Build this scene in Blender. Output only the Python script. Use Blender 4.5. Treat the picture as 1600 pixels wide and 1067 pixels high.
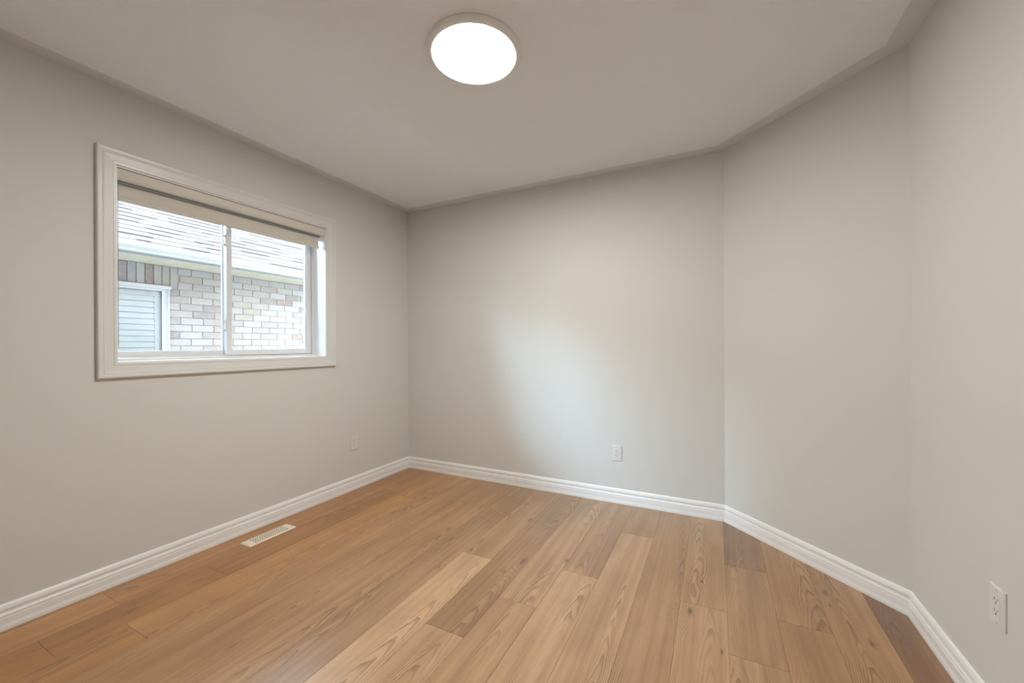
import bpy, bmesh, math, random
from mathutils import Vector, Matrix

random.seed(7)
C = bpy.context.scene
for o in list(bpy.data.objects):
    bpy.data.objects.remove(o)

# ------------------------------------------------------------------ camera
F_PX, CX, CY = 624.93, 802.47, 540.23          # focal length and principal point, 1600x1067 frame
YAW, ROLL, PITCH, EYE = 0.4656, -0.0050, -0.0008, 1.162
cyaw, syaw = math.cos(YAW), math.sin(YAW)


def cam_dir(r, w, d):
    r, w = r*math.cos(ROLL) - w*math.sin(ROLL), r*math.sin(ROLL) + w*math.cos(ROLL)
    d, w = d*math.cos(PITCH) - w*math.sin(PITCH), d*math.sin(PITCH) + w*math.cos(PITCH)
    return Vector((r*cyaw - d*syaw, r*syaw + d*cyaw, w))


cd = bpy.data.cameras.new('camera')
cam = bpy.data.objects.new('camera', cd)
C.collection.objects.link(cam)
cd.sensor_width = 36.0
cd.sensor_fit = 'HORIZONTAL'
cd.lens = 36.0*F_PX/1600
cd.shift_x = (800-CX)/1600
cd.shift_y = (CY-533.5)/1600
cd.clip_start = 0.02
R_, U_, D_ = cam_dir(1, 0, 0), cam_dir(0, 1, 0), cam_dir(0, 0, 1)
m = Matrix(((R_.x, U_.x, -D_.x, 0), (R_.y, U_.y, -D_.y, 0), (R_.z, U_.z, -D_.z, EYE), (0, 0, 0, 1)))
cam.matrix_world = m
C.camera = cam

# ------------------------------------------------------------------ world, daylight, exposure
C.view_settings.view_transform = 'Standard'
C.view_settings.look = 'None'
C.view_settings.gamma = 1
C.view_settings.use_curve_mapping = False
C.view_settings.exposure = 0.09

SKY_STRENGTH = 14.0
SUN_STRENGTH = 70.0
LAMP_STRENGTH = 110.0

w = bpy.data.worlds.new('overcast_sky')
C.world = w
w.use_nodes = True
nt = w.node_tree
bg = nt.nodes['Background']
tc = nt.nodes.new('ShaderNodeTexCoord')
sx = nt.nodes.new('ShaderNodeSeparateXYZ')
rp = nt.nodes.new('ShaderNodeValToRGB')
nt.links.new(tc.outputs['Generated'], sx.inputs[0])
nt.links.new(sx.outputs['Z'], rp.inputs[0])
rp.color_ramp.elements[0].position = 0.0
rp.color_ramp.elements[0].color = (0.93, 0.97, 1.0, 1)
rp.color_ramp.elements[1].position = 0.8
rp.color_ramp.elements[1].color = (0.78, 0.89, 1.0, 1)
nt.links.new(rp.outputs[0], bg.inputs['Color'])
bg.inputs['Strength'].default_value = SKY_STRENGTH

sd = bpy.data.lights.new('veiled_sun', 'SUN')           # sun behind thin cloud, over the roof next door
sun = bpy.data.objects.new('veiled_sun', sd)
C.collection.objects.link(sun)
sd.energy = SUN_STRENGTH
sd.angle = math.radians(70)
sd.color = (0.45, 0.72, 1.0)
sdir = Vector((0.40, 0.87, -0.27)).normalized()
sun.rotation_euler = sdir.to_track_quat('-Z', 'Y').to_euler()

# ------------------------------------------------------------------ room numbers (metres)
XL, YB, XC, XR, YF, H = -2.6255, 2.9727, 0.0576, 0.7463, -0.65, 2.44
ANG = math.pi/4 + 0.0025
NX, NY = math.sin(ANG), math.cos(ANG)
WX0, WX1 = 0.880, 2.070          # window opening along the left wall (y)
WZ0, WZ1 = 1.086, 2.059          # and in height


def ring(s):
    """corner points of the room inset by s: front-left, back-left, back-angled, angled-right, front-right"""
    c0 = NX*XC + NY*YB - s
    yb, xr, xl = YB-s, XR-s, XL+s
    return [(xl, YF+s), (xl, yb), ((c0-NY*yb)/NX, yb), (xr, (c0-NX*xr)/NY), (xr, YF+s)]


# ------------------------------------------------------------------ helpers
def obj(name, bm, mats, parent=None, smooth=False):
    me = bpy.data.meshes.new(name)
    bmesh.ops.recalc_face_normals(bm, faces=bm.faces)
    bm.to_mesh(me)
    bm.free()
    for mm in (mats if isinstance(mats, (list, tuple)) else [mats]):
        me.materials.append(mm)
    if smooth:
        for p in me.polygons:
            p.use_smooth = True
    o = bpy.data.objects.new(name, me)
    C.collection.objects.link(o)
    if parent is not None:
        o.parent = parent
        o.matrix_parent_inverse = parent.matrix_basis.inverted()
    return o


def empty(name, loc, rotz=0.0, parent=None):
    o = bpy.data.objects.new(name, None)
    C.collection.objects.link(o)
    o.location = loc
    o.rotation_euler = (0, 0, rotz)
    o.empty_display_size = 0.05
    if parent is not None:
        o.parent = parent
        o.matrix_parent_inverse = parent.matrix_basis.inverted()
    return o


def tag(o, label=None, cat=None, group=None, kind=None):
    if label: o['label'] = label
    if cat: o['category'] = cat
    if group: o['group'] = group
    if kind: o['kind'] = kind
    return o


def add_box(bm, a, b, bevel=0.0, seg=2):
    x0, y0, z0 = (min(a[i], b[i]) for i in range(3))
    x1, y1, z1 = (max(a[i], b[i]) for i in range(3))
    v = [bm.verts.new(p) for p in ((x0, y0, z0), (x1, y0, z0), (x1, y1, z0), (x0, y1, z0),
                                   (x0, y0, z1), (x1, y0, z1), (x1, y1, z1), (x0, y1, z1))]
    fs = [bm.faces.new([v[i] for i in q]) for q in
          ((3, 2, 1, 0), (4, 5, 6, 7), (0, 1, 5, 4), (1, 2, 6, 5), (2, 3, 7, 6), (3, 0, 4, 7))]
    if bevel:
        es = list({e for f in fs for e in f.edges})
        bmesh.ops.bevel(bm, geom=es, offset=bevel, segments=seg, profile=0.5, affect='EDGES')
    return fs


def box(a, b, bevel=0.0, seg=2):
    bm = bmesh.new()
    add_box(bm, a, b, bevel, seg)
    return bm


def add_prism(bm, pts, axis, lo, hi):
    """closed 2-D outline pulled along an axis; pts are the two other coordinates in x,y,z order"""
    def P(p, t):
        q = list(p)
        q.insert(axis, t)
        return q
    a = [bm.verts.new(P(p, lo)) for p in pts]
    b = [bm.verts.new(P(p, hi)) for p in pts]
    n = len(pts)
    bm.faces.new(a)
    bm.faces.new(list(reversed(b)))
    for i in range(n):
        bm.faces.new((a[i], b[i], b[(i+1) % n], a[(i+1) % n]))


def add_lathe(bm, prof, c, n=96, cap0=True, cap1=True):
    """profile of (radius, z) turned about a vertical axis through c"""
    rows = []
    for r, z in prof:
        rows.append([bm.verts.new((c[0]+r*math.cos(2*math.pi*i/n), c[1]+r*math.sin(2*math.pi*i/n), c[2]+z))
                     for i in range(n)])
    for a, b in zip(rows, rows[1:]):
        for i in range(n):
            bm.faces.new((a[i], a[(i+1) % n], b[(i+1) % n], b[i]))
    if cap0: bm.faces.new(rows[0])
    if cap1: bm.faces.new(rows[-1])


def add_frame(bm, prof, y0, y1, z0, z1, x):
    """moulding with mitred corners round a rectangle in a plane x = const.
    prof: list of (distance outward from the rectangle, x offset), closed"""
    rows = []
    for sy, sz, yy, zz in ((-1, -1, y0, z0), (1, -1, y1, z0), (1, 1, y1, z1), (-1, 1, y0, z1)):
        rows.append([bm.verts.new((x+t, yy+sy*d, zz+sz*d)) for d, t in prof])
    n = len(prof)
    for k in range(4):
        a, b = rows[k], rows[(k+1) % 4]
        for i in range(n):
            bm.faces.new((a[i], a[(i+1) % n], b[(i+1) % n], b[i]))


def frame(prof, y0, y1, z0, z1, x):
    bm = bmesh.new()
    add_frame(bm, prof, y0, y1, z0, z1, x)
    return bm


def rect_prof(w_, x0, x1, r=0.002):
    """inward-growing bar section: from 0 to -w_ in distance, x0..x1 in depth"""
    return [(0, x0), (0, x1), (-w_+r, x1), (-w_, x1-r), (-w_, x0+r), (-w_+r, x0)]


# ------------------------------------------------------------------ materials
def mat(name, col, rough=0.5, spec=0.5, metallic=0.0):
    mm = bpy.data.materials.new(name)
    mm.use_nodes = True
    b = mm.node_tree.nodes['Principled BSDF']
    b.inputs['Base Color'].default_value = (*col, 1)
    b.inputs['Roughness'].default_value = rough
    b.inputs['Specular IOR Level'].default_value = spec
    b.inputs['Metallic'].default_value = metallic
    return mm


class NB:
    """small node-building helper"""
    def __init__(self, mm):
        self.t = mm.node_tree
        self.b = self.t.nodes['Principled BSDF']

    def n(self, kind, **kw):
        nd = self.t.nodes.new('ShaderNode'+kind)
        for k, v in kw.items():
            setattr(nd, k, v)
        return nd

    def link(self, a, b):
        self.t.links.new(a, b)

    def val(self, sock, v):
        if hasattr(v, 'is_output') or hasattr(v, 'links'):
            self.link(v, sock)
        else:
            sock.default_value = v

    def math(self, op, a, b=0.0, c=0.0, clamp=False):
        nd = self.n('Math', operation=op, use_clamp=clamp)
        for i, v in enumerate((a, b, c)):
            self.val(nd.inputs[i], v)
        return nd.outputs[0]

    def comb(self, x, y, z=0.0):
        nd = self.n('CombineXYZ')
        for i, v in enumerate((x, y, z)):
            self.val(nd.inputs[i], v)
        return nd.outputs[0]

    def noise(self, vec, scale=1.0, detail=2.0, rough=0.5, dist=0.0):
        nd = self.n('TexNoise')
        self.val(nd.inputs['Vector'], vec)
        nd.inputs['Scale'].default_value = scale
        nd.inputs['Detail'].default_value = detail
        nd.inputs['Roughness'].default_value = rough
        nd.inputs['Distortion'].default_value = dist
        return nd.outputs[0]

    def smooth(self, v, lo, hi, a=0.0, b=1.0):
        nd = self.n('MapRange', interpolation_type='SMOOTHSTEP')
        self.val(nd.inputs[0], v)
        nd.inputs[1].default_value = lo
        nd.inputs[2].default_value = hi
        nd.inputs[3].default_value = a
        nd.inputs[4].default_value = b
        return nd.outputs[0]

    def mix(self, fac, a, b, blend='MIX'):
        nd = self.n('Mix', data_type='RGBA', blend_type=blend)
        self.val(nd.inputs[0], fac)
        for s, v in ((nd.inputs[6], a), (nd.inputs[7], b)):
            if isinstance(v, tuple):
                s.default_value = (*v, 1)
            else:
                self.link(v, s)
        return nd.outputs[2]

    def bump(self, h, strength, dist):
        nd = self.n('Bump')
        nd.inputs['Strength'].default_value = strength
        nd.inputs['Distance'].default_value = dist
        self.link(h, nd.inputs['Height'])
        self.link(nd.outputs[0], self.b.inputs['Normal'])

    def pos(self):
        return self.n('NewGeometry').outputs['Position']


M = {}
# wall paint: warm light grey, faint roller texture
M['wall'] = mat('wall_paint', (0.715, 0.705, 0.67), 0.62, 0.3)
q = NB(M['wall'])
q.bump(q.noise(q.pos(), 260, 2, 0.6), 0.06, 0.002)
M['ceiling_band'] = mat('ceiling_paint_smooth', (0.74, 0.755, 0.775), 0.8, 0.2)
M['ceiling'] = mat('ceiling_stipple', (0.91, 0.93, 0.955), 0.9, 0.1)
q = NB(M['ceiling'])
q.bump(q.noise(q.pos(), 130, 3, 0.7), 0.55, 0.006)
M['trim'] = mat('white_trim_paint', (0.90, 0.90, 0.89), 0.32, 0.5)
M['casing'] = mat('casing_paint', (0.76, 0.755, 0.735), 0.32, 0.5)
M['vinyl'] = mat('white_vinyl', (0.78, 0.79, 0.80), 0.35, 0.5)
M['plastic'] = mat('white_plastic', (0.76, 0.755, 0.74), 0.3, 0.5)
M['dark'] = mat('dark_gap', (0.02, 0.018, 0.016), 0.8, 0.1)
M['black'] = mat('black_rubber', (0.03, 0.03, 0.032), 0.6, 0.3)
M['screw'] = mat('screw_paint', (0.62, 0.61, 0.60), 0.35, 0.5)
M['register'] = mat('almond_metal', (0.90, 0.81, 0.66), 0.4, 0.5)
M['duct'] = mat('duct_sheet_metal', (0.06, 0.06, 0.06), 0.6, 0.3, 0.5)
M['bead'] = mat('grey_bead', (0.10, 0.10, 0.105), 0.35, 0.5)
M['shade_metal'] = mat('cassette_fabric', (0.70, 0.665, 0.60), 0.6, 0.3)

# blind fabric: fine weave, a little light passes
M['fabric'] = mat('blind_fabric', (0.67, 0.63, 0.56), 0.85, 0.1)
q = NB(M['fabric'])
pz = q.n('SeparateXYZ'); q.link(q.pos(), pz.inputs[0])
wv = q.math('SINE', q.math('MULTIPLY', pz.outputs[2], 2*math.pi/0.0022))
q.bump(wv, 0.15, 0.0006)

# glass: clear pane with a plain fresnel reflection
mm = bpy.data.materials.new('window_glass'); mm.use_nodes = True
t = mm.node_tree; t.nodes.remove(t.nodes['Principled BSDF'])
tr = t.nodes.new('ShaderNodeBsdfTransparent'); tr.inputs[0].default_value = (0.97, 0.985, 0.98, 1)
gl = t.nodes.new('ShaderNodeBsdfGlossy'); gl.inputs['Roughness'].default_value = 0.02
fr = t.nodes.new('ShaderNodeFresnel'); fr.inputs[0].default_value = 1.3
mx = t.nodes.new('ShaderNodeMixShader')
t.links.new(fr.outputs[0], mx.inputs[0]); t.links.new(tr.outputs[0], mx.inputs[1]); t.links.new(gl.outputs[0], mx.inputs[2])
t.links.new(mx.outputs[0], t.nodes['Material Output'].inputs[0])
M['glass'] = mm

# lamp lens
mm = bpy.data.materials.new('lamp_lens'); mm.use_nodes = True
b = mm.node_tree.nodes['Principled BSDF']
b.inputs['Base Color'].default_value = (0.8, 0.8, 0.78, 1)
b.inputs['Emission Color'].default_value = (1.0, 0.987, 0.938, 1)
b.inputs['Emission Strength'].default_value = LAMP_STRENGTH
M['lens'] = mm
M['lamp_rim'] = mat('lamp_rim', (0.90, 0.89, 0.87), 0.4, 0.4)


# ------------------------------------------------------------------ oak floor
SEAM0, PW = 0.0437, 0.1883            # plank seams at SEAM0 - k * PW
BUTTS = {16: [], 15: [1.9], 14: [0.815, 2.62], 13: [-0.35, 0.565, 1.162, 2.43], 12: [0.766], 11: [0.05], 10: [-0.2],
         9: [0.35, 2.48], 8: [0.72, 2.73], 7: [-0.1, 1.886], 6: [0.2, 1.33], 5: [1.624], 4: [0.8, 1.962],
         3: [-0.3, 2.52], 2: [0.65], 1: [0.4, 1.962], 0: [0.1, 1.70, 2.391], -1: [0.3, 2.0], -2: [1.1], -3: [0.2], -4: []}
TONE = {(14, 0): .62, (14, 1): .5, (14, 2): .38, (13, 1): .46, (13, 2): .42, (13, 3): .34, (13, 4): .5, (12, 0): .55, (12, 1): .72,
        (11, 1): .62, (10, 1): .58, (9, 1): .55, (9, 2): .5, (8, 1): .38, (8, 2): .5, (7, 1): .85, (7, 2): .5, (6, 1): .66,
        (6, 2): .3, (5, 0): .5, (5, 1): .55, (4, 1): .72, (4, 2): .42, (3, 1): .66, (3, 2): .4, (2, 1): .48, (1, 1): .72,
        (1, 2): .66, (0, 1): .62, (0, 2): .52, (0, 3): .16, (-1, 1): .46, (-1, 2): .5, (-2, 1): .58, (-3, 1): .12}
# warm light along the left wall, painted into the board colours strip by strip
WARM_LIGHT = {16: 1.0, 15: 1.0, 14: 1.0, 13: 1.0, 12: 0.85, 11: 0.5, 10: 0.3, 9: 0.2, -1: .15, -2: .2, -3: .15}
KNOTS = [(0.457, 2.316, .012), (0.54, 2.003, .013), (0.454, 2.215, .007), (-0.061, 2.164, .008), (-2.169, 2.398, .012),
         (-2.01, 2.119, .013), (-1.97, 2.195, .011), (-1.80, 2.20, .012), (-1.102, 2.422, .016), (-0.971, 1.81, .009),
         (-0.926, 1.947, .022), (-0.717, 2.054, .012), (-0.10, 1.90, .016), (0.02, 1.70, .008), (-1.30, 1.70, .008)]

bm = bmesh.new()
uv = bm.loops.layers.uv.new('UVMap')
col = bm.loops.layers.float_color.new('plank')
rs = random.Random(11)
for k, cuts in BUTTS.items():
    x0 = SEAM0 - k*PW
    x1 = x0 + PW
    ys = [YF-0.1] + sorted(cuts) + [YB+0.1]
    for j, (ya, yb_) in enumerate(zip(ys, ys[1:])):
        tone = TONE.get((k, j), rs.uniform(.4, .65))
        hue, off, voff = rs.random(), rs.random(), rs.uniform(0, 40)
        e, g, zb = 0.0011, 0.0002, -0.0016
        top = [(x0+e, ya+e, 0), (x1-e, ya+e, 0), (x1-e, yb_-e, 0), (x0+e, yb_-e, 0)]
        low = [(x0+g, ya+g, zb), (x1-g, ya+g, zb), (x1-g, yb_-g, zb), (x0+g, yb_-g, zb)]
        tv = [bm.verts.new(p) for p in top]
        lv = [bm.verts.new(p) for p in low]
        fs = [bm.faces.new(tv)]
        for i in range(4):
            fs.append(bm.faces.new((lv[i], lv[(i+1) % 4], tv[(i+1) % 4], tv[i])))
        for f in fs:
            for lp in f.loops:
                co = lp.vert.co
                lp[uv].uv = (co.x-(x0+x1)/2, co.y+voff)
                lp[col] = (tone, hue, off, WARM_LIGHT.get(k, 0.0))
# slab under the planks
add_box(bm, (XL-0.1, YF-0.1, -0.12), (XR+0.1, YB+0.1, -0.0016))

mm = M['floor'] = mat('oak_planks', (0.5, 0.33, 0.2), 0.36, 0.5)
q = NB(mm)
at = q.n('Attribute', attribute_name='plank')
sc = q.n('SeparateColor'); q.link(at.outputs['Color'], sc.inputs[0])
tone, hue, off = sc.outputs[0], sc.outputs[1], sc.outputs[2]
uvn = q.n('UVMap', uv_map='UVMap')
su = q.n('SeparateXYZ'); q.link(uvn.outputs[0], su.inputs[0])
u, v = su.outputs[0], su.outputs[1]
ps = q.n('SeparateXYZ'); P0 = q.pos(); q.link(P0, ps.inputs[0])
# knots: dark core and grain that swerves round it
kn_dark, kn_warp = None, None
for (kx, ky, kr) in KNOTS:
    dx = q.math('MULTIPLY', q.math('SUBTRACT', ps.outputs[0], kx), 1.35/kr)
    dy = q.math('MULTIPLY', q.math('SUBTRACT', ps.outputs[1], ky), 0.5/kr)
    d2 = q.math('ADD', q.math('MULTIPLY', dx, dx), q.math('MULTIPLY', dy, dy))
    g1 = q.math('POWER', 2.718, q.math('MULTIPLY', d2, -1.3))
    g2 = q.math('POWER', 2.718, q.math('MULTIPLY', d2, -0.07))
    g2 = q.math('MULTIPLY', g2, kr)
    kn_dark = g1 if kn_dark is None else q.math('MAXIMUM', kn_dark, g1)
    kn_warp = g2 if kn_warp is None else q.math('ADD', kn_warp, g2)
wob = q.noise(q.comb(q.math('MULTIPLY', u, 5.0), q.math('MULTIPLY', v, 1.6), q.math('MULTIPLY', off, 50)), 1.0, 2, 0.5)
wob2 = q.noise(q.comb(q.math('MULTIPLY', u, 45.0), q.math('MULTIPLY', v, 9.0), q.math('MULTIPLY', hue, 50)), 1.0, 2, 0.6)
uc = q.math('ADD', u, q.math('MULTIPLY', q.math('SUBTRACT', off, 0.5), 0.15))
uc = q.math('ADD', uc, q.math('MULTIPLY', q.math('SUBTRACT', wob, 0.5), 0.10))
dep = q.math('MULTIPLY_ADD', hue, 0.05, 0.012)
rr = q.math('SQRT', q.math('ADD', q.math('MULTIPLY', uc, uc), q.math('MULTIPLY', dep, dep)))
rr = q.math('ADD', rr, q.math('MULTIPLY', v, 0.055))
rr = q.math('ADD', rr, q.math('MULTIPLY', wob2, 0.007))
rr = q.math('ADD', rr, q.math('MULTIPLY', kn_warp, 1.3))
ring_v = q.math('FRACT', q.math('MULTIPLY', rr, 1/0.0068))
line = q.smooth(ring_v, 0.45, 0.97)
line = q.math('MULTIPLY', line, q.smooth(ring_v, 1.0, 0.96))
fade = q.smooth(q.noise(q.comb(q.math('MULTIPLY', u, 9.0), q.math('MULTIPLY', v, 2.2), q.math('MULTIPLY', off, 90)), 1.0, 1), 0.36, 0.66)
line = q.math('MULTIPLY', line, q.math('MULTIPLY_ADD', fade, 0.9, 0.1))
pore = q.noise(q.comb(q.math('MULTIPLY', u, 420.0), q.math('MULTIPLY', v, 11.0), 0.0), 1.0, 2, 0.6)
porem = q.smooth(pore, 0.56, 0.74)
streak = q.noise(q.comb(q.math('MULTIPLY', u, 38.0), q.math('MULTIPLY', v, 0.9), q.math('MULTIPLY', hue, 30)), 1.0, 3, 0.55)
cloud = q.noise(q.comb(q.math('MULTIPLY', u, 6.0), q.math('MULTIPLY', v, 2.5), q.math('MULTIPLY', hue, 70)), 1.0, 2, 0.5)
tt = q.math('ADD', tone, q.math('MULTIPLY', q.math('SUBTRACT', streak, 0.5), 0.95))
tt = q.math('ADD', tt, q.math('MULTIPLY', q.math('SUBTRACT', cloud, 0.5), 0.55), clamp=True)
base = q.n('ValToRGB')
q.link(tt, base.inputs[0])
el = base.color_ramp.elements
el[0].position, el[0].color = 0.0, (0.235, 0.125, 0.068, 1)
el[1].position, el[1].color = 1.0, (0.545, 0.345, 0.200, 1)
e2 = el.new(0.5); e2.color = (0.392, 0.228, 0.120, 1)
warm = q.mix(1.0, base.outputs[0], (1.16, 0.93, 0.55), 'MULTIPLY')  # orange cast of the light, multiplied into the oak colour
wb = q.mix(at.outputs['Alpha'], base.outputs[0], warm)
c1 = q.mix(q.math('MULTIPLY', line, 0.66), wb, (0.13, 0.068, 0.038))
c1 = q.mix(q.math('MULTIPLY', porem, 0.34), c1, (0.17, 0.09, 0.05))
c1 = q.mix(q.math('MULTIPLY', kn_dark, 0.72), c1, (0.065, 0.034, 0.018))
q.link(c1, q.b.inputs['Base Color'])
q.link(q.math('MULTIPLY_ADD', porem, 0.10, 0.33), q.b.inputs['Roughness'])
q.bump(q.math('ADD', q.math('MULTIPLY', line, -0.5), q.math('MULTIPLY', porem, -0.5)), 0.25, 0.0006)
q.b.inputs['Coat Weight'].default_value = 0.35
q.b.inputs['Coat Roughness'].default_value = 0.27
tag(obj('floor', bm, mm), kind='structure')

# ------------------------------------------------------------------ walls
T = 0.25
bm = bmesh.new()
for ya, yb_, za, zb in ((YF-T, WX0, 0-.12, H+.1), (WX1, YB+T, -.12, H+.1), (WX0, WX1, -.12, WZ0), (WX0, WX1, WZ1, H+.1)):
    add_box(bm, (XL-T, ya, za), (XL, yb_, zb))
bmesh.ops.remove_doubles(bm, verts=bm.verts, dist=1e-5)
for f in bm.faces:
    if f.calc_center_median().x < XL-T+.001:
        f.material_index = 1
M['cladding'] = mat('dark_red_brick_outside', (.16, .11, .09), .9, .1)
tag(obj('wall_left', bm, [M['wall'], M['cladding']]), kind='structure')
r0 = ring(0)
tag(obj('wall_back', box((XL, YB, -.12), (r0[2][0]+0.1, YB+.15, H+.1)), M['wall']), kind='structure')
bm = bmesh.new()
a, b = r0[2], r0[3]
add_prism(bm, [(a[0], a[1]), (b[0], b[1]), (b[0]+.15, b[1]+.06), (a[0]+.06, a[1]+.15)], 2, -.12, H+.1)
tag(obj('wall_angled', bm, M['wall']), kind='structure')
tag(obj('wall_right', box((XR, YF-T, -.12), (XR+.15, r0[3][1], H+.1)), M['wall']), kind='structure')
tag(obj('wall_front', box((XL, YF-.15, -.12), (XR, YF, H+.1)), M['wall']), kind='structure')

# ceiling: stippled field inside a smooth painted band
bm = bmesh.new()
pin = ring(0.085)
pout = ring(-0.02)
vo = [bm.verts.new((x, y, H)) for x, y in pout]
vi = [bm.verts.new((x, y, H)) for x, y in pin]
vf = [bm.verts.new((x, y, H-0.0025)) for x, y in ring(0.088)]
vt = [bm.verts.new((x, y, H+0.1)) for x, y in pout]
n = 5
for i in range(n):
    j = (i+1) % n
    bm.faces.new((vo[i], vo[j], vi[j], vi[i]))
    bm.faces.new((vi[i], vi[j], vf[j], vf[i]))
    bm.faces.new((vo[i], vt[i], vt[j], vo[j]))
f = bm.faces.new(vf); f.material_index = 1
bm.faces.new(vt)
tag(obj('ceiling', bm, [M['ceiling_band'], M['ceiling']]), kind='structure')

# ------------------------------------------------------------------ baseboards
BP = [(0.0, 0.0), (0.0165, 0.0), (0.0165, 0.013), (0.0150, 0.020), (0.0138, 0.026), (0.0136, 0.052), (0.0110, 0.0535), (0.0110, 0.0550),
      (0.0128, 0.0565), (0.0132, 0.060), (0.0122, 0.0645), (0.0092, 0.069), (0.0082, 0.075), (0.0082, 0.0785), (0.0104, 0.080), (0.0112, 0.084),
      (0.0100, 0.092), (0.0075, 0.100), (0.0045, 0.1045), (0.0, 0.106)]
for nm, i in (('left', 0), ('back', 1), ('angled', 2), ('right', 3)):
    bm = bmesh.new()
    A, B = [], []
    for tk, z in BP:
        rr_ = ring(tk)
        A.append(bm.verts.new((*rr_[i], z+0.0006)))
        B.append(bm.verts.new((*rr_[i+1], z+0.0006)))
    for k in range(len(BP)):
        k2 = (k+1) % len(BP)
        bm.faces.new((A[k], A[k2], B[k2], B[k]))
    bm.faces.new(A); bm.faces.new(B)
    tag(obj('baseboard_'+nm, bm, M['trim']), kind='structure')

# ------------------------------------------------------------------ window
win = empty('window_1', (XL, (WX0+WX1)/2, WZ0))
tag(win, kind='structure')
CP = [(0.0, -0.004), (0.0, 0.0085), (0.003, 0.0115), (0.0115, 0.0120), (0.0125, 0.0098), (0.0150, 0.0098), (0.0165, 0.0115), (0.044, 0.0150),
      (0.0455, 0.0172), (0.0495, 0.0182), (0.0525, 0.0168), (0.0540, 0.0172), (0.0565, 0.0200), (0.0680, 0.0215), (0.0720, 0.0195), (0.0730, 0.0165), (0.0730, 0.0)]
obj('casing', frame(CP, WX0, WX1, WZ0, WZ1, XL), M['casing'], win)
# jamb lining of the recess
XFR = -2.758                                       # room face of the vinyl frame
obj('jamb', frame([(0.0, 0.0), (0.0, XFR-0.03-XL), (-0.006, XFR-0.03-XL), (-0.006, 0.0)], WX0, WX1, WZ0, WZ1, XL), M['trim'], win)
fr_ = obj('window_frame', frame([(-0.004, 0), (-0.016, 0), (-0.018, -0.004), (-0.018, -0.020), (-0.024, -0.022), (-0.024, -0.050),
                                 (-0.018, -0.052), (-0.018, -0.088), (-0.004, -0.088)], WX0, WX1, WZ0, WZ1, XFR), M['vinyl'], win)


def sash(y0, y1, z0, z1, xf, dep_, wst, name):
    s = obj(name, frame([(0, 0), (0, -dep_), (-wst+.006, -dep_), (-wst, -dep_*.6), (-wst, -dep_*.35), (-wst+.005, -0.002), (-wst+.007, 0)], y0, y1, z0, z1, xf), M['vinyl'], win)
    obj('pane', box((xf-dep_*.5-.002, y0+wst-.004, z0+wst-.004), (xf-dep_*.5+.002, y1-wst+.004, z1-wst+.004)), M['glass'], s)
    return s


sr = sash(1.455, WX1-0.026, WZ0+0.024, WZ1-0.024, -2.772, 0.032, 0.036, 'sash')
sl = sash(WX0+0.026, 1.487, WZ0+0.024, WZ1-0.024, -2.808, 0.030, 0.034, 'sash')
for zc in (1.845, 1.30):                       # two latches on the meeting stile
    bm = bmesh.new()
    add_box(bm, (-2.792, 1.4525, zc-.040), (-2.776, 1.4555, zc+.040), 0.001)
    add_box(bm, (-2.788, 1.440, zc+.016), (-2.778, 1.4535, zc+.030), 0.002)
    add_box(bm, (-2.788, 1.440, zc-.034), (-2.779, 1.4455, zc+.028), 0.002)
    add_lathe(bm, [(0.0065, -.006), (0.008, -.004), (0.008, .004), (0.0065, .006)], (-2.783, 1.447, zc-.032), 20)
    obj('latch', bm, M['vinyl'], sr)
bm = bmesh.new()
add_frame(bm, [(0, 0), (0, .003), (-.0018, .003), (-.0018, 0)], 2.0165-.030, 2.0165-.018, 1.188, 1.203, -2.788)
obj('screen_tab', bm, M['black'], sr)

# ------------------------------------------------------------------ roller blind in the recess
bl = empty('roller_blind', (-2.68, (WX0+WX1)/2, WZ1-0.006))
tag(bl, 'beige fabric roller blind rolled nearly all the way up inside the white window recess', 'blind')
cy0, cy1 = WX0+0.008, WX1-0.008
bm = bmesh.new()
ct = WZ1-0.0085
XCF = -2.630                                       # front of the cassette
prof = [(-2.735, ct), (XCF-.004, ct), (XCF, ct-.003), (XCF, ct-.030)]
for i in range(1, 8):
    a = i/8*math.pi/2
    prof.append((XCF-.024*(1-math.cos(a)), ct-.030-.024*math.sin(a)))
prof += [(XCF-.0240, ct-.054), (XCF-.0265, ct-.054), (XCF-.0265, ct-.049), (-2.735, ct-.049)]
add_prism(bm, [(x, z) for x, z in prof], 1, cy0, cy1)
obj('cassette', bm, M['shade_metal'], bl)
M['channel'] = mat('grey_channel', (.22, .235, .245), .5, .3)
obj('channel', box((XCF-.036, cy0+.012, ct-.066), (XCF-.031, cy1-.014, ct-.049), .001, 1), M['channel'], bl)
fy0, fy1, XFB = WX0+0.024, WX1-0.028, -2.676
bm = bmesh.new()
add_box(bm, (XFB-.0006, fy0, 1.922), (XFB+.0006, fy1, ct-.049))
add_box(bm, (XFB-.0018, fy0, 1.9235), (XFB+.0014, fy1, 1.926))
obj('fabric', bm, M['fabric'], bl)
bm = bmesh.new()
pr = []
for i in range(24):
    a = 2*math.pi*i/24
    pr.append((XFB+.0055*math.cos(a), 1.913+.0115*math.sin(a)))
add_prism(bm, pr, 1, fy0-.001, fy1+.003)
br = obj('bottom_rail', bm, M['fabric'], bl)
for ye, s in ((fy0-.001, -1), (fy1+.003, 1)):
    bm = bmesh.new()
    add_box(bm, (XFB-.006, ye, 1.9015), (XFB+.006, ye+s*.0025, 1.9245), .0012)
    obj('end_cap', bm, M['vinyl'], br)
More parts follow.
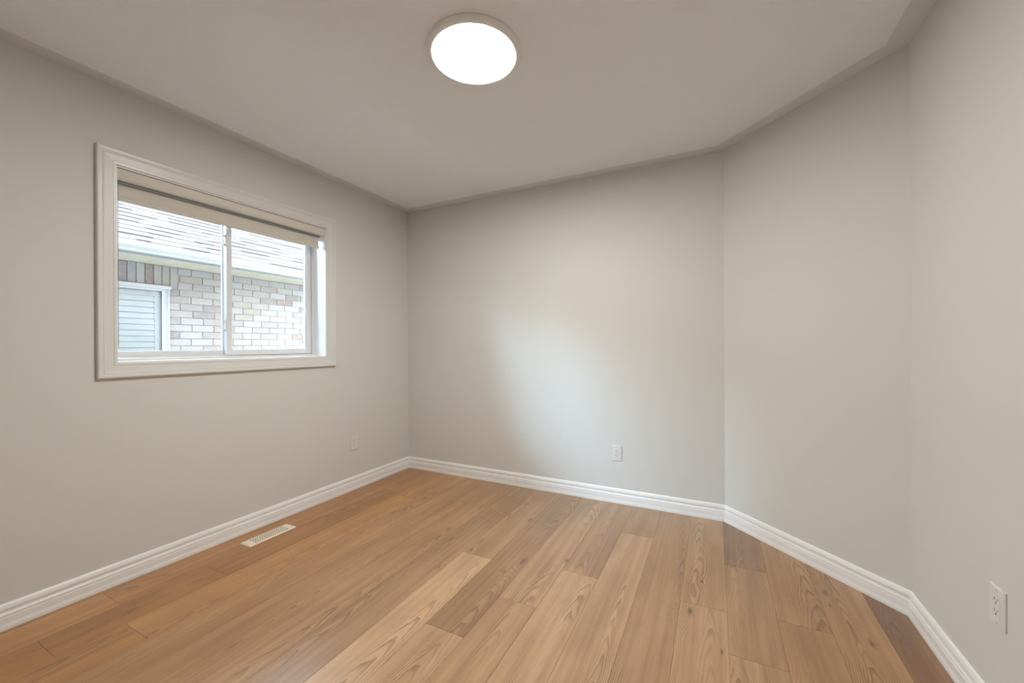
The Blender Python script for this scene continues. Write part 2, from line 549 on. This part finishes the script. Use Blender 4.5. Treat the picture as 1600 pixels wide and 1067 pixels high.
# bead chain at the near jamb: two strands joined by a loop
bm = bmesh.new()
pts = []
ychn, zb = WX0+0.0205, 1.175
xa, xb_ = -2.662, -2.690
zt = ct-.049
npt = int((zt-zb)/.006)
for i in range(npt):
    pts += [(xa, ychn, zb+i*.006), (xb_, ychn, zb+i*.006)]
rr_ = (xa-xb_)/2
for i in range(1, 8):
    a = math.pi*i/8
    pts.append(((xa+xb_)/2+rr_*math.cos(a), ychn, zb-rr_*math.sin(a)))
for p in pts:
    bmesh.ops.create_icosphere(bm, subdivisions=1, radius=.0021, matrix=Matrix.Translation(p))
for xx in (xa, xb_):
    add_box(bm, (xx-.0004, ychn-.0004, zb), (xx+.0004, ychn+.0004, zt))
obj('bead_chain', bm, M['bead'], bl, smooth=True)

# ------------------------------------------------------------------ flush ceiling light
LC = (-0.926, 1.476)
lt = empty('ceiling_light', (*LC, H-0.0025))
tag(lt, 'round flush white ceiling light glowing warm white in the middle of the ceiling', 'light')
bm = bmesh.new()
add_lathe(bm, [(0.2015, 0.0), (0.2020, -0.003), (0.2000, -0.013), (0.1950, -0.0205), (0.1880, -0.0240), (0.1825, -0.0245), (0.1800, -0.0235), (0.1790, -0.0185)],
          (*LC, H-0.0025), 128, True, False)
obj('rim', bm, M['lamp_rim'], lt, smooth=True)
bm = bmesh.new()
add_lathe(bm, [(0.1788, -0.0190), (0.1770, -0.0205), (0.150, -0.0215), (0.08, -0.0222), (0.01, -0.0225)], (*LC, H-0.0025), 128, True, True)
obj('diffuser', bm, M['lens'], lt, smooth=True)

# ------------------------------------------------------------------ outlets


def make_outlet(label):
    """built lying in the local y-z plane, facing +x, centre of the back at the origin"""
    t_ = empty('electrical_outlet', (0, 0, 0))
    tag(t_, label, 'outlet')
    bm = bmesh.new()
    hw, hh = 0.0355, 0.0575
    add_frame(bm, [(0, 0), (0, .0035), (-.0028, .0058), (-.0178, .0064), (-.0186, .0056), (-.0186, 0)], -hw, hw, -hh, hh, 0)
    # the frame's upper and lower bars are wider than its sides: fill up to the device opening
    for s in (-1, 1):
        add_box(bm, (0.001, -hw+.0186, s*.0335), (.0062, hw-.0186, s*(hh-.0180)))
    obj('cover_plate', bm, M['plastic'], t_)
    bm = bmesh.new()
    add_box(bm, (0.001, -.0164, -.0330), (.0072, .0164, .0330), .0008, 1)
    dv = obj('receptacle', bm, M['plastic'], t_)
    for zc in (-.0165, .0165):
        bm = bmesh.new()
        add_box(bm, (.0066, -.0076, zc+.0005), (.0074, -.0052, zc+.0085))
        add_box(bm, (.0066, .0054, zc+.0012), (.0074, .0074, zc+.0078))
        o2 = obj('slot', bm, M['dark'], dv)
        bm = bmesh.new()
        mt = Matrix.Translation((.0070, 0, zc-.0062)) @ Matrix.Rotation(math.pi/2, 4, 'Y')
        bmesh.ops.create_cone(bm, cap_ends=True, segments=16, radius1=.0026, radius2=.0026, depth=.0009, matrix=mt)
        obj('ground_hole', bm, M['dark'], dv)
    for s in (-1, 1):
        bm = bmesh.new()
        mt = Matrix.Translation((.0066, 0, s*.0478)) @ Matrix.Rotation(math.pi/2, 4, 'Y')
        bmesh.ops.create_cone(bm, cap_ends=True, segments=16, radius1=.0034, radius2=.0028, depth=.0012, matrix=mt)
        add_box(bm, (.0070, -.0028, s*.0478-.0003), (.00735, .0028, s*.0478+.0003))
        obj('screw', bm, M['screw'], t_)
    return t_


def copy_tree(o, parent=None):
    c = o.copy()
    C.collection.objects.link(c)
    if parent is not None:
        c.parent = parent
    for ch in list(o.children):
        copy_tree(ch, c)
    return c


out1 = make_outlet('white duplex outlet on the left wall, below and right of the window')
out2 = copy_tree(out1)
out2['label'] = 'white duplex outlet low on the back wall facing the camera'
out3 = copy_tree(out1)
out3['label'] = 'white duplex outlet on the right wall, nearest the camera and seen at a steep slant'
out1.location = (XL+.0004, 2.323, 0.3765)
out2.location = (-0.6460, YB-.0004, 0.3650)
out2.rotation_euler = (0, 0, -math.pi/2)
out3.location = (XR-.0004, 1.692, 0.385)
out3.rotation_euler = (0, 0, math.pi)
for o in (out1, out2, out3):
    o['group'] = 'wall outlets'

# ------------------------------------------------------------------ floor register
fx0, fx1, fy0_, fy1_ = -2.510, -2.410, 1.382, 1.671
rg = empty('floor_register', ((fx0+fx1)/2, (fy0_+fy1_)/2, 0.0))
tag(rg, 'almond metal floor vent with rows of short slots beside the left baseboard', 'vent')
bm = bmesh.new()
ht = 0.0042
cols = [(-2.4935, -2.4765), (-2.4690, -2.4520), (-2.4445, -2.4275)]
nr, ys0, ys1 = 16, 1.423, 1.632
pitch = (ys1-ys0)/nr
xsb = [fx0+.006] + [c for p in cols for c in p] + [fx1-.006]
ysb = [fy0_+.006]
for i in range(nr):
    ysb += [ys0+i*pitch+pitch*.22, ys0+i*pitch+pitch*.78]
ysb.append(fy1_-.006)
vs = [[bm.verts.new((x, y, ht)) for y in ysb] for x in xsb]
vl = {}
for i in range(len(xsb)-1):
    for j in range(len(ysb)-1):
        quad = (vs[i][j], vs[i+1][j], vs[i+1][j+1], vs[i][j+1])
        if i % 2 == 1 and j % 2 == 1:
            lo_ = [bm.verts.new((p.co.x, p.co.y, 0.0012)) for p in quad]
            for k in range(4):
                bm.faces.new((quad[k], quad[(k+1) % 4], lo_[(k+1) % 4], lo_[k]))
        else:
            bm.faces.new(quad)
edge = [vs[i][0] for i in range(len(xsb))] + [vs[-1][j] for j in range(1, len(ysb))] + \
       [vs[i][-1] for i in range(len(xsb)-2, -1, -1)] + [vs[0][j] for j in range(len(ysb)-2, 0, -1)]
ctr = Vector(((fx0+fx1)/2, (fy0_+fy1_)/2, 0))
outv = []
for p in edge:
    x = p.co.x if fx0+.0061 < p.co.x < fx1-.0061 else (fx0 if p.co.x < ctr.x else fx1)
    y = p.co.y if fy0_+.0061 < p.co.y < fy1_-.0061 else (fy0_ if p.co.y < ctr.y else fy1_)
    outv.append(bm.verts.new((x, y, 0.0006)))
for k in range(len(edge)):
    k2 = (k+1) % len(edge)
    bm.faces.new((edge[k], edge[k2], outv[k2], outv[k]))
obj('face_plate', bm, M['register'], rg)
obj('damper', box((fx0+.012, fy0_+.03, 0.0004), (fx1-.012, fy1_-.03, 0.0011)), M['duct'], rg)

# ------------------------------------------------------------------ the house next door
XH, XE, ZS = -4.80, -4.40, 1.958           # brick face, eave edge, soffit height
YH0, YH1 = -1.2, 7.0
GZ = -0.55
house = empty('neighbouring_house', (XH, 2.6, GZ))
tag(house, 'pale brick house with a white gutter and light shingled roof seen through the window', 'house')

ZR0, ROOF_T, ROOF_RUN = 2.030, math.tan(math.radians(29.0)), 2.0
# bricks: every brick is a block with its own tint, set in recessed mortar
NWY0, NWY1, NWZ0, NWZ1 = 0.35, 1.998, 0.45, 1.757     # their window (outer frame)
bm = bmesh.new()
cl = bm.loops.layers.float_color.new('tint')
rb = random.Random(5)
CH, BLN, MJ = 0.0708, 0.200, 0.0065


def brick(y0, y1, z0, z1):
    if y1-y0 < 0.02 or z1-z0 < .01: return
    fs = add_box(bm, (XH-.05, y0+MJ/2, z0+MJ/2), (XH+rb.uniform(-.0015, .001), y1-MJ/2, z1-MJ/2))
    c = (rb.random(), rb.random(), rb.random(), 1)
    for f in fs:
        for lp in f.loops:
            lp[cl] = c


ZTOP = 1.955
SY1 = 2.072
nrow = int((ZTOP-GZ)/CH)+1
for r_ in range(nrow):
    z1 = ZTOP-r_*CH
    z0 = z1-CH
    y = YH0 - (BLN*.5 if r_ % 2 else 0) - rb.uniform(0, .02)
    while y < YH1:
        segs = [(y, y+BLN)]
        # keep clear of the window and of the upright course over it
        holes = []
        if z0 < NWZ1-.01: holes.append((NWY0, NWY1)) if z1 > NWZ0 else None
        if z1 > ZTOP-.189+.02: holes.append((NWY0-.1, SY1))
        for h0, h1 in holes:
            ns = []
            for s0, s1 in segs:
                if s1 <= h0 or s0 >= h1: ns.append((s0, s1))
                else:
                    if s0 < h0: ns.append((s0, h0))
                    if s1 > h1: ns.append((h1, s1))
            segs = ns
        for s0, s1 in segs:
            brick(s0, s1, z0, z1)
        y += BLN
y = SY1
while y > NWY0-.1:
    brick(y-.0648, y, ZTOP-.189, ZTOP)
    y -= .0648
M['brick'] = mat('whitewashed_brick', (.7, .66, .64), .85, .2)
q = NB(M['brick'])
at = q.n('Attribute', attribute_name='tint')
sc = q.n('SeparateColor'); q.link(at.outputs['Color'], sc.inputs[0])
rp = q.n('ValToRGB'); rp.color_ramp.interpolation = 'CONSTANT'
q.link(sc.outputs[0], rp.inputs[0])
el = rp.color_ramp.elements
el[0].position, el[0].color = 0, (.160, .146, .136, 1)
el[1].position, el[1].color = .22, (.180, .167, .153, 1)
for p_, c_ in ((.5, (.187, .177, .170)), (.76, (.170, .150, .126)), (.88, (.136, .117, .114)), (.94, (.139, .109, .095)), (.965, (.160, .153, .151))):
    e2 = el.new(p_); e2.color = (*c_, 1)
ns = q.noise(q.pos(), 28, 3, .6)
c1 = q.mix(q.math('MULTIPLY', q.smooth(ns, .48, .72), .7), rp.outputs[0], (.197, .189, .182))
ns2 = q.noise(q.pos(), 95, 2, .6)
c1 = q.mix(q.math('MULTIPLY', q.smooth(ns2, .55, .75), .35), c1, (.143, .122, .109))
q.link(c1, q.b.inputs['Base Color'])
q.bump(ns2, .4, .003)
obj('brick_wall', bm, M['brick'], house)
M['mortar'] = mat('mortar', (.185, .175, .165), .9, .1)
bm = bmesh.new()
for ya, yb_, za, zb_ in ((YH0, NWY0, GZ, ZTOP), (NWY1, YH1, GZ, ZTOP), (NWY0, NWY1, GZ, NWZ0), (NWY0, NWY1, NWZ1, ZTOP)):
    add_box(bm, (XH-.25, ya, za), (XH-.007, yb_, zb_))
add_box(bm, (XH-.45, YH0, GZ), (XH-.40, YH1, ZTOP))
obj('mortar_backing', bm, M['mortar'], house)

# soffit panels with seams
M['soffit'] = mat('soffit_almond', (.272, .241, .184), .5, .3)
bm = bmesh.new()
y = YH0
while y < YH1:
    add_box(bm, (XH-.02, y+.0015, ZS), (XE-.012, y+.30-.0015, ZS+.008))
    y += .30
add_box(bm, (XH-.02, YH0, ZS+.003), (XE-.012, YH1, ZS+.012))
obj('soffit', bm, M['soffit'], house)
bm = bmesh.new()
add_prism(bm, [(XE-.012, ZS-.004), (XE+.000, ZS-.004), (XE+.002, ZS), (XE, ZS+.012), (XE, ZR0-.012), (XE-.012, ZR0-.012)], 1, YH0, YH1)
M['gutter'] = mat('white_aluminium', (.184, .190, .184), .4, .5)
obj('fascia', bm, M['gutter'], house)
bm = bmesh.new()
gp = [(XE+.001, ZR0-.010), (XE+.001, ZS+.010), (XE+.062, ZS+.010), (XE+.066, ZS+.014), (XE+.068, ZS+.030), (XE+.083, ZS+.046), (XE+.090, ZS+.060),
      (XE+.090, ZR0-.004), (XE+.078, ZR0-.004), (XE+.078, ZR0-.008), (XE+.087, ZR0-.008), (XE+.087, ZS+.061), (XE+.080, ZS+.048), (XE+.064, ZS+.031), (XE+.062, ZS+.015), (XE+.004, ZS+.014), (XE+.004, ZR0-.010)]
add_prism(bm, gp, 1, YH0, YH1)
obj('gutter', bm, M['gutter'], house)

# roof: overlapping shingle courses, tabs with small height differences
M['shingle'] = mat('light_asphalt_shingle', (.3, .28, .28), .9, .1)
q = NB(M['shingle'])
at = q.n('Attribute', attribute_name='tint')
sc = q.n('SeparateColor'); q.link(at.outputs['Color'], sc.inputs[0])
gr = q.noise(q.pos(), 140, 2, .7)
c1 = q.mix(sc.outputs[0], (.071, .064, .065), (.092, .086, .086))
c1 = q.mix(q.math('MULTIPLY', q.smooth(gr, .5, .75), .4), c1, (.058, .051, .051))
q.link(c1, q.b.inputs['Base Color'])
q.bump(gr, .5, .003)
bm = bmesh.new()
cl = bm.loops.layers.float_color.new('tint')
EXPO = 0.140
ca, sa = math.cos(math.atan(ROOF_T)), math.sin(math.atan(ROOF_T))


def RP(s, y, hgt):
    """point on the roof: s up the slope from the eave, hgt above the deck"""
    return (XE+.012-s*ca+hgt*sa, y, ZR0+s*sa+hgt*ca)


ncr = int(ROOF_RUN/EXPO)
for i in range(ncr):
    y = YH0-.1-rb.uniform(0, .3)
    while y < YH1:
        wd = rb.choice((.10, .14, .18, .22, .30))
        th = rb.choice((.006, .007, .012, .013))
        ya, yb_ = y, y+wd-.001
        s0, s1 = i*EXPO + rb.choice((0, 0, .004)), (i+1)*EXPO+.02
        v8 = [bm.verts.new(RP(s, yy, hh)) for s, hh in ((s0, 0.0), (s0, th), (s1, .001), (s1, -.002)) for yy in (ya, yb_)]
        fs = [bm.faces.new([v8[k] for k in qd]) for qd in ((0, 1, 3, 2), (2, 3, 5, 4), (4, 5, 7, 6), (0, 2, 4, 6), (1, 7, 5, 3), (0, 6, 7, 1))]
        c = (rb.random(), 0, 0, 1)
        for f in fs:
            for lp in f.loops:
                lp[cl] = c
        y += wd
# deck and the far slope
sM = ncr*EXPO
a, b = RP(0, 0, -.002), RP(sM, 0, -.002)
far = (2*b[0]-a[0], a[2])
add_prism(bm, [(a[0], a[2]), (b[0], b[2]), (far[0], far[1]), (far[0], far[1]-.02), (b[0], b[2]-.02), (a[0], a[2]-.02)], 1, YH0-.1, YH1)
obj('roof', bm, M['shingle'], house)

# their window: white frame, pane, closed slatted blind behind it
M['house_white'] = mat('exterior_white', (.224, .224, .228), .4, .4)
wf = obj('window', frame([(0, 0.008), (0, -.08), (-.050, -.08), (-.050, -.018), (-.044, -.010), (-.012, -.004), (-.008, .008)], NWY0, NWY1, NWZ0, NWZ1, XH+.006), M['house_white'], house)
bm = bmesh.new()
add_box(bm, (XH-.01, NWY0-.01, NWZ1-.028), (XH+.022, NWY1+.012, NWZ1+.004), .003)
obj('head_trim', bm, M['house_white'], wf)
M['louvre'] = mat('blue_white_slats', (.40, .42, .435), .5, .3)
bm = bmesh.new()
add_frame(bm, [(0, -.035), (0, -.06), (-.052, -.06), (-.052, -.035)], NWY0+.050, NWY1-.050, NWZ0+.05, NWZ1-.05, XH)
z = NWZ1-.102
while z > NWZ0+.12:
    y0_, y1_ = NWY0+.102, NWY1-.102
    add_prism(bm, [(XH-.036, z-.0545), (XH-.034, z-.0530), (XH-.042, z), (XH-.046, z), (XH-.041, z-.0545)], 1, y0_, y1_)
    z -= .0552
obj('shutter', bm, M['louvre'], wf)
obj('pane', box((XH-.024, NWY0+.045, NWZ0+.045), (XH-.021, NWY1-.045, NWZ1-.045)), M['glass'], wf)

# ------------------------------------------------------------------ ground between the houses
M['ground'] = mat('side_yard_gravel', (.20, .22, .14), .95, .1)
q = NB(M['ground'])
g1 = q.noise(q.pos(), 6, 4, .6)
q.link(q.mix(g1, (.58, .575, .55), (.70, .69, .67)), q.b.inputs['Base Color'])
tag(obj('ground', box((-30, -25, GZ-.1), (20, 30, GZ)), M['ground']), kind='structure')
